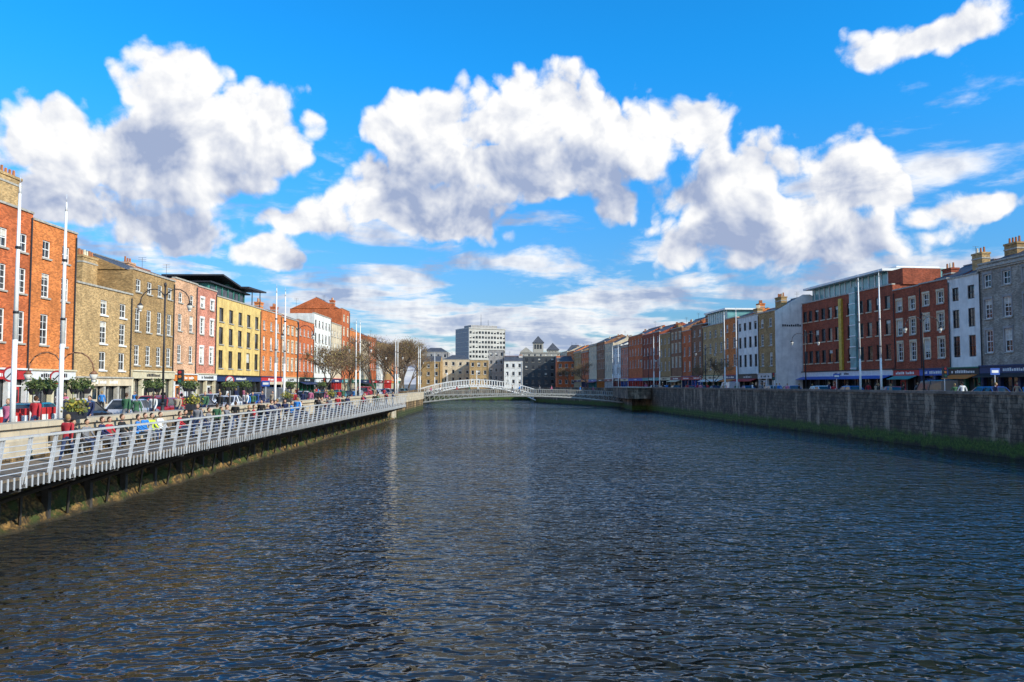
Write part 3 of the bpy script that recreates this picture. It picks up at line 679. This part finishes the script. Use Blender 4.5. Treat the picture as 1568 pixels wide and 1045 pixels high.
# ------------------------------------------------------------ cars
TYRE=plain('tyre_rubber',(.02,.02,.02),.85); CH=plain('chrome',(.6,.6,.6),.2,.9,var=.05)
def paint(n,c):
    if n in MC: return MC[n]
    m,nt,b=newmat(n); pos=nt.node('ShaderNodeNewGeometry').outputs['Position']
    nt.put(b.inputs['Base Color'],nt.mix(nt.sm(nt.noise(pos,4,3),.4,.7),c,[x*.8 for x in c]))
    b.inputs['Roughness'].default_value=.28; b.inputs['Metallic'].default_value=.2; b.inputs['Coat Weight'].default_value=.6; MC[n]=m; return m
cp=[paint('car_'+n,c) for n,c in (('silver',(.5,.5,.52)),('black',(.02,.02,.025)),('red',(.4,.02,.02)),('blue',(.03,.08,.3)),('teal',(.03,.22,.25)),('white',(.75,.75,.75)),('grey',(.15,.16,.17)))]
def car(x,y,z,ang,pm,kind='hatch'):
    ca,sa=math.cos(ang),math.sin(ang)
    T=lambda u,v,w:(x+u*ca-v*sa,y+u*sa+v*ca,z+w)
    van=kind=='van'
    E=empty('parked_van' if van else 'parked_car',(x,y,z)); M=MB()
    st=[(-2.1,.68,.38,.72),(-2.0,.8,.25,.92),(-1.5,.86,.22,.98),(0,.88,.22,.96),(1.0,.87,.22,.93),(1.7,.83,.24,.8),(2.05,.74,.28,.68),(2.15,.62,.36,.58)]
    if van: st=[(-2.4,.85,.3,1.05),(-2.3,.92,.25,1.15),(0,.93,.25,1.15),(1.5,.92,.25,1.1),(2.1,.88,.27,.95),(2.4,.75,.35,.75)]
    rings=[]
    for (u,w,b0,b1) in st:
        rings.append([(u,-w*.93,b0),(u,-w,b0+.12),(u,-w,b1-.12),(u,-w*.9,b1),(u,w*.9,b1),(u,w,b1-.12),(u,w,b0+.12),(u,w*.93,b0)])
    for r0,r1 in zip(rings,rings[1:]):
        for k in range(8): M.face([T(*r0[k]),T(*r1[k]),T(*r1[(k+1)%8]),T(*r0[(k+1)%8])],pm)
    M.face([T(*p) for p in rings[0]],pm); M.face([T(*p) for p in rings[-1]],pm)
    if van: g=[(-2.25,.84,1.12),(1.55,.84,1.08),(1.0,.74,1.95),(-2.2,.76,2.0)]
    elif kind=='hatch': g=[(-1.95,.78,.94),(1.0,.79,.9),(.25,.62,1.42),(-1.45,.62,1.44)]
    else: g=[(-1.6,.78,.95),(.95,.79,.9),(.2,.6,1.38),(-.95,.6,1.4)]
    (b0,wb,zb0),(b1,wb1,zb1),(t1,wt,zt1),(t0,wt0,zt0)=g
    A=[T(b0,-wb,zb0),T(b1,-wb1,zb1),T(b1,wb1,zb1),T(b0,wb,zb0),T(t0,-wt0,zt0),T(t1,-wt,zt1),T(t1,wt,zt1),T(t0,wt0,zt0)]
    M.hexa(A,GL if not van else pm)
    def lerp(p,q,t): return tuple(p[i]+(q[i]-p[i])*t for i in range(3))
    if van: M.hexa([lerp(A[1],A[5],.15),lerp(A[1],A[5],.9),lerp(A[2],A[6],.9),lerp(A[2],A[6],.15)]+[tuple(Vector(lerp(*q))+Vector((ca*.03,sa*.03,0))) for q in ((A[1],A[5],.15),(A[1],A[5],.9),(A[2],A[6],.9),(A[2],A[6],.15))],GL)
    for (i,j) in ((0,4),(1,5),(2,6),(3,7)): M.tube(A[i],A[j],.05,.04,pm,4)
    for (i,j,k,l) in ((0,1,4,5),(3,2,7,6)): M.tube(lerp(A[i],A[j],.5),lerp(A[k],A[l],.5),.045,.04,pm,4)
    M.hexa([lerp(A[4],T((t0+t1)/2,0,zt0),-.03)]+[lerp(A[k],T((t0+t1)/2,0,zt0),-.03) for k in (5,6,7)]+[T(t0+.1,-wt0*.85,zt0+.07),T(t1-.15,-wt*.85,zt1+.07),T(t1-.15,wt*.85,zt1+.07),T(t0+.1,wt0*.85,zt0+.07)],pm)
    M.obj('body',E,(x,y,z)); M=MB()
    for u in (-1.3,1.35):
        for s in (-1,1):
            M.tube(T(u,s*.7,.31),T(u,s*.9,.31),.31,.31,TYRE,16); M.tube(T(u,s*.9,.31),T(u,s*.915,.31),.19,.17,CH,10)
    M.obj('wheels',E,(x,y,z)); M=MB()
    e=st[-1][0];bk=st[0][0]
    for s in (-1,1):
        M.ball(T(e-.05,s*.55,.6),.09,.12,.07,WH,6,4); M.ball(T(bk+.04,s*.62,.75),.06,.1,.1,SH['red'],6,4)
        M.ball(T(.75,s*.95,.98),.08,.08,.07,pm,6,4)
    M.hexa([T(bk-.03,-.26,.5),T(bk,-.26,.5),T(bk,.26,.5),T(bk-.03,.26,.5),T(bk-.03,-.26,.61),T(bk,-.26,.61),T(bk,.26,.61),T(bk-.03,.26,.61)],WH)
    M.obj('lights_and_mirrors',E,(x,y,z))
y=38
for i in range(24):
    car(-23.2+R.uniform(-.15,.15),y,2.605,rad(90 if i%5 else -90),cp[[4,1,0,2,1,5,3,6,0,1,4,6][i%12]],'van' if i in(7,15) else R.choice(['hatch','saloon'])); y+=R.uniform(5.2,6.6)
y=52
for i in range(12): car(-28.5,y,2.605,rad(-90),R.choice(cp),R.choice(['hatch','saloon'])); y+=R.uniform(9,15)
y=56
for i in range(16):
    car(Rw(y)+5.6,y,3.305,rad(95),R.choice(cp),'van' if i in(2,9) else R.choice(['hatch','saloon'])); y+=R.uniform(5.5,10)
# ------------------------------------------------------------ people
SK=plain('skin',(.52,.3,.2),.6,var=.1); HR=[plain('hair_'+n,c,.8) for n,c in (('brown',(.06,.03,.015)),('black',(.012,.01,.01)),('blond',(.3,.2,.08)))]
CL=[plain('cloth_'+n,c,.85) for n,c in (('navy',(.02,.03,.09)),('black',(.02,.02,.02)),('blue',(.03,.2,.55)),('red',(.45,.03,.04)),('hivis',(.6,.7,.05)),('grey',(.2,.2,.21)),('beige',(.4,.32,.22)),('white',(.7,.7,.68)),('green',(.05,.14,.07)),('pink',(.55,.15,.25)))]
CLN=[c for c in CL if c.name!='cloth_hivis']
JEAN=plain('cloth_jeans',(.04,.06,.13),.9)
_cache={}
def body(kind):
    if kind in _cache: return _cache[kind]
    V=[];Ed=[];Rd=[];idx={}
    def v(n,p,r,par=None):
        idx[n]=len(V);V.append(p);Rd.append(r)
        if par is not None: Ed.append((idx[par],idx[n]))
    if kind=='sit':
        o=.48
        v('pel',(0,0,o),.15); v('wst',(0,-.02,o+.2),.14,'pel'); v('ch',(0,.0,o+.42),.165,'wst'); v('nk',(0,.01,o+.6),.06,'ch')
        for s,n in ((-1,'l'),(1,'r')):
            v('hp'+n,(s*.1,.05,o),.1,'pel'); v('kn'+n,(s*.13,.45,o),.07,'hp'+n); v('an'+n,(s*.13,.45,.1),.045,'kn'+n); v('to'+n,(s*.14,.62,.04),.04,'an'+n)
            v('sh'+n,(s*.19,0,o+.52),.065,'ch'); v('el'+n,(s*.25,.08,o+.27),.048,'sh'+n); v('wr'+n,(s*.14,.3,o+.15),.033,'el'+n); v('hd'+n,(s*.12,.37,o+.14),.03,'wr'+n)
        top=o+.62; hy=.02
    else:
        w=.3 if kind=='walk' else .04
        v('pel',(0,0,.93),.14); v('wst',(0,0,1.1),.13,'pel'); v('ch',(0,0,1.3),.16,'wst'); v('nk',(0,.01,1.48),.058,'ch')
        for s,n in ((-1,'l'),(1,'r')):
            f=s*w
            v('hp'+n,(s*.1,0,.88),.1,'pel'); v('kn'+n,(s*.1,f*.5+.04,.5),.068,'hp'+n); v('an'+n,(s*.1,f*.9-.02,.09),.045,'kn'+n); v('to'+n,(s*.11,f*.9+.15,.04),.04,'an'+n)
            v('sh'+n,(s*.19,0,1.42),.065,'ch')
            if kind=='lean':
                v('el'+n,(s*.27,.14,1.2),.048,'sh'+n); v('wr'+n,(s*.2,.38,1.24),.033,'el'+n); v('hd'+n,(s*.18,.45,1.26),.03,'wr'+n)
            else:
                v('el'+n,(s*.25,-f*.4,1.14),.048,'sh'+n); v('wr'+n,(s*.25,-f*.8+.1,.92),.033,'el'+n); v('hd'+n,(s*.25,-f*.9+.13,.84),.03,'wr'+n)
        top=1.5; hy=.02
    me=bpy.data.meshes.new('b'); me.from_pydata(V,Ed,[])
    ob=bpy.data.objects.new('b',me); scene.collection.objects.link(ob)
    ob.modifiers.new('s','SKIN')
    for i,r in enumerate(Rd):
        sv=me.skin_vertices[0].data[i]; sv.radius=(r,r*(.72 if i in(0,1,2) else 1)); sv.use_root=(i==0)
    sb=ob.modifiers.new('u','SUBSURF'); sb.levels=1; sb.render_levels=1
    dg=bpy.context.evaluated_depsgraph_get(); ev=ob.evaluated_get(dg); m2=ev.to_mesh()
    vs=[tuple(q.co) for q in m2.vertices]; fs=[tuple(p.vertices) for p in m2.polygons]
    ev.to_mesh_clear(); bpy.data.objects.remove(ob)
    fm=[]
    for f in fs:
        c=sum((Vector(vs[k]) for k in f),Vector())/len(f)
        hand=any((c-Vector(V[idx['hd'+n]])).length<.06 for n in 'lr')
        foot=c.z<.1
        if kind=='sit': trous=(c.z<.56 and not abs(c.x)>.2 and (c.z<.5 or c.y>.12)) or c.z<.45
        else: trous=c.z<.92 and abs(c.x)<.21
        if hand: m=0
        elif foot: m=4
        elif trous: m=2
        elif c.z>top-.06 and abs(c.x)<.07: m=0
        else: m=1
        fm.append(m)
    X=MB(); X.mats=['skin','jacket','trousers','hair','shoes']; X.v=vs;X.f=fs;X.mi=fm
    hc=(0,hy+.01,top+.13)
    X.ball(hc,.078,.098,.12,'skin',12,8); 
    i0=len(X.v); X.ball((0,hc[1]-.018,hc[2]+.022),.085,.098,.118,'hair',12,8)
    keep=[]
    for k,(f,mi) in enumerate(zip(X.f,X.mi)):
        if mi==3 and f[0]>=i0:
            c=sum((Vector(X.v[q]) for q in f),Vector())/len(f)
            if c.y>hc[1]+.03 and c.z<hc[2]+.055: continue
        keep.append(k)
    X.f=[X.f[k] for k in keep];X.mi=[X.mi[k] for k in keep]
    for s in(-1,1):
        X.ball((s*.032,hc[1]+.088,hc[2]+.01),.012,.01,.009,'shoes',6,4); X.ball((s*.082,hc[1],hc[2]-.005),.012,.022,.03,'skin',6,4)
    X.tube((0,hc[1]+.09,hc[2]+.015),(0,hc[1]+.115,hc[2]-.025),.01,.016,'skin',5); X.ball((0,hc[1]+.09,hc[2]-.06),.025,.008,.007,'hair',6,4)
    for s,n in ((-1,'l'),(1,'r')):
        h=Vector(V[idx['hd'+n]]); d=(h-Vector(V[idx['wr'+n]])).normalized(); q=Vector((0,1,0)) if abs(d.z)>.6 else Vector((1,0,0))
        for k in range(4):
            l=(.07,.08,.075,.058)[k]; a=h+q*(k-1.5)*.02+d*.02; b=a+d*l*.55; c=b+(d+Vector((-s*.5,0,-.2))).normalized()*l*.5
            X.tube(a,b,.01,.009,'skin',5); X.tube(b,c,.009,.007,'skin',5)
        a=h+q*.03; X.tube(a,a+(d+q*.8).normalized()*.05,.012,.009,'skin',5)
    _cache[kind]=X; return X
def person(x,y,z,face,kind='walk',cl=None,s=1.):
    X=body(kind); me=bpy.data.meshes.new('person'); me.from_pydata(X.v,[],X.f)
    ms=[SK,cl or R.choice(CLN),R.choice([JEAN,CL[1],CL[5],JEAN]),R.choice(HR),CL[1]]
    for m in ms: me.materials.append(m)
    me.polygons.foreach_set('material_index',X.mi); me.polygons.foreach_set('use_smooth',[True]*len(X.f)); me.update()
    o=bpy.data.objects.new('seated_person' if kind=='sit' else 'pedestrian',me); scene.collection.objects.link(o)
    o.location=(x,y,z); o.rotation_euler=(0,0,rad(face)); o.scale=(s,s,s)
for yy,c in ((31.2,1),(32.2,5),(33.4,0),(34.,3),(35.1,1),(36.6,2),(37.3,2),(38.,4),(38.9,7),(41.2,3),(41.9,1),(42.8,0),(44,0),(45.1,5),(47,6),(48,1),(52,1),(53,3),(54,0),(56,0),(62,2),(63,8),(65,1),(72,0),(74,3),(83,1),(84,5)):
    person(-17.14,yy,2.27,-90+R.uniform(-15,15),'sit',CL[c],R.uniform(.97,1.05))
for yy,c,f in ((28.,3,0),(40,5,180),(43,8,0),(46,1,0),(50,1,180),(52.5,0,0),(55,0,180),(58,2,0),(59,7,0),(64,1,0),(67,5,180),(70,3,180),(73,1,0),(76,0,0),(82,0,0),(86,6,180),(90,1,180),(95,6,0),(101,3,0)):
    person(-15.6+R.uniform(-.4,.4),yy,2.27,f,'walk',CL[c],R.uniform(.95,1.04))
for yy,c in ((41.,5),(48.6,0),(49.3,5),(60.5,1),(61.4,6),(69,1),(78.5,3),(79.3,0),(87,8),(93,1),(98,0)):
    person(-14.66,yy,2.27,-90,'lean',CL[c],R.uniform(.96,1.02))
for i in range(40):
    y=29+i*2.4+R.uniform(-1,1); person(R.choice([-19.6,-20.8,-20.2]),y,ZL,R.choice([0,180]),R.choice(['walk','walk','stand']),None,R.uniform(.93,1.05))
for i in range(20): person(-33+R.uniform(-1.5,1.5),50+i*4.5+R.uniform(-2,2),ZL,R.choice([0,180,90]),R.choice(['walk','stand']),None,R.uniform(.93,1.05))
for i in range(34):
    y=56+i*3.1+R.uniform(-1.5,1.5); person(Rw(y)+R.uniform(1.2,3.4),y,ZR,R.choice([0,180,270]),R.choice(['walk','stand']),None,R.uniform(.93,1.05))
for i in range(14): person(-18+i*2.9+R.uniform(-1,1),171.5,2.6+.45*(1-((i-6.5)/8)**2),R.choice([90,-90]),'walk')
for i in range(10):
    y=62+i*5; person(rx(52,y),y,ZR,R.choice([0,180]),'walk')
# ------------------------------------------------------------ sky
w=bpy.data.worlds.new('sky'); scene.world=w; w.use_nodes=True
q=NT(w.node_tree); bg=w.node_tree.nodes['Background']
SUN=Vector((.86,-.51,0)).normalized(); EL=rad(28)
sky=q.node('ShaderNodeTexSky',sky_type='NISHITA'); sky.sun_disc=False; sky.sun_elevation=EL; sky.sun_rotation=math.atan2(SUN.x,SUN.y)
blobs=[(60,195,120,75),(245,125,85,75),(215,245,260,90),(385,195,115,95),(90,310,120,50),(250,350,150,36),
 (655,190,110,75),(830,170,150,75),(960,205,170,62),(1075,185,75,62),(780,250,260,66),
 (570,300,90,60),(680,325,130,62),(480,335,85,38),
 (1130,280,130,85),(1310,285,120,85),(1210,355,250,75),(945,290,42,62),
 (1400,58,120,38),(1475,30,90,38),(418,390,60,30),(1510,308,100,28)]
tc=q.node('ShaderNodeTexCoord').outputs['Generated']; o=q.sep(tc)
az=q.m('ARCTAN2',o[0],o[1]); el=q.m('ARCSINE',o[2]); P0=q.comb(az,el,0.)
wn=q.vm('SUBTRACT',q.noise(P0,9,3,.55,col=True),(.5,.5,.5)); Pw=q.vm('ADD',P0,q.vm('MULTIPLY',wn,(.09,.06,0.)))
def blobfield(Pv):
    acc=None
    for (bx,by,brx,bry) in blobs:
        u=(bx-784)/1220; v=(588-by)/1220; a_=math.atan(u); ca=math.cos(a_); e_=math.atan(v*ca)
        sx=1/(brx*1.05/1220*ca*ca); sy=1/(bry*1.05/1220*ca)
        nd=q.node('ShaderNodeVectorMath',operation='MULTIPLY_ADD'); q.put(nd.inputs[0],Pv); nd.inputs[1].default_value=(sx,sy,0); nd.inputs[2].default_value=(-a_*sx,-e_*sy,0)
        ln=q.vm('LENGTH',nd.outputs[0],out=1)
        if acc is None: acc=ln
        else:
            nd=q.node('ShaderNodeMath',operation='SMOOTH_MIN'); q.put(nd.inputs[0],acc);q.put(nd.inputs[1],ln);nd.inputs[2].default_value=.45; acc=nd.outputs[0]
    return q.m('SUBTRACT',1.,q.m('MINIMUM',acc,2.2))
acc=blobfield(Pw); acc2=blobfield(q.vm('ADD',Pw,(.012,.065,0)))
n1=q.noise(P0,11,7,.58,.2); n1b=q.noise(q.vm('ADD',P0,(.009,.014,0.)),11,4,.58,.2)
vo=q.node('ShaderNodeTexVoronoi',feature='F1'); q.put(vo.inputs['Vector'],Pw); vo.inputs['Scale'].default_value=24
vo.inputs['Detail'].default_value=1.; vo.inputs['Roughness'].default_value=.6
bil=q.m('SUBTRACT',.45,vo.outputs['Distance'])
dd=q.m('ADD',acc,q.m('MULTIPLY',q.m('SUBTRACT',n1,.44),1.35)); dd=q.m('ADD',dd,q.m('MULTIPLY',bil,.5))
te=q.m('ADD',q.m('TANGENT',q.m('MAXIMUM',el,0.)),.09)
pl=q.comb(q.m('DIVIDE',q.m('SINE',az),te),q.m('DIVIDE',q.m('COSINE',az),te),0.)
n2=q.noise(pl,1.15,7,.6,.3)
cov=q.m('ADD',q.m('ADD',q.sm(el,.06,.2,.39,.52,'LINEAR'),q.sm(el,.2,.36,0.,.12,'LINEAR')),q.sm(q.m('COSINE',az),-.2,.5,-.14,0.))  # last term: unseen cloud added behind the camera to warm the ambient light
d2=q.m('SUBTRACT',n2,cov)
a1=q.sm(dd,0.,.28); a2=q.m('MULTIPLY',q.sm(d2,-.03,.11),.92)
alpha=q.m('MAXIMUM',a1,a2)
shade=q.sm(q.m('ADD',acc2,q.m('MULTIPLY',q.m('SUBTRACT',n1b,.5),1.1)),-.02,.95)
lb=q.m('SUBTRACT',1.06,q.m('MULTIPLY',shade,.86))
ls=q.m('SUBTRACT',1.,q.m('MULTIPLY',q.sm(d2,.02,.24),.75))
rel=q.m('MULTIPLY',q.m('SUBTRACT',n1,n1b),3.)
lum=q.m('ADD',q.m('MINIMUM',lb,ls),q.m('ADD',rel,q.m('MULTIPLY',bil,.25)),clamp=True)
K=1/.1
cc=q.mix(lum,(.36*K,.44*K,.64*K),(1.02*K,1.02*K,1.02*K))
tint=q.mix(q.sm(el,.0,.42),(.62,1.0,1.5),(.13,1.6,2.8))
skyc=q.mix(1.,sky.outputs[0],tint,'MULTIPLY')
col=q.mix(alpha,skyc,cc)
q.put(bg.inputs[0],col); bg.inputs[1].default_value=.1
w.cycles.sampling_method='NONE'
sl=bpy.data.lights.new('sun','SUN'); sl.energy=5.; sl.angle=rad(.5); sl.color=(1,.93,.8)
so=bpy.data.objects.new('sun',sl); scene.collection.objects.link(so)
sd=Vector((SUN.x*math.cos(EL),SUN.y*math.cos(EL),math.sin(EL))); so.rotation_euler=sd.to_track_quat('Z','Y').to_euler(); so.location=(60,-60,60)
# ------------------------------------------------------------ camera
cd=bpy.data.cameras.new('camera'); cd.lens=28; cd.sensor_width=36; cd.clip_end=9000
co=bpy.data.objects.new('camera',cd); co.location=(0,0,5); co.rotation_euler=(rad(90+3.1),0,0); scene.collection.objects.link(co); scene.camera=co
scene.view_settings.view_transform='Standard'; scene.view_settings.look='None'; scene.view_settings.exposure=0
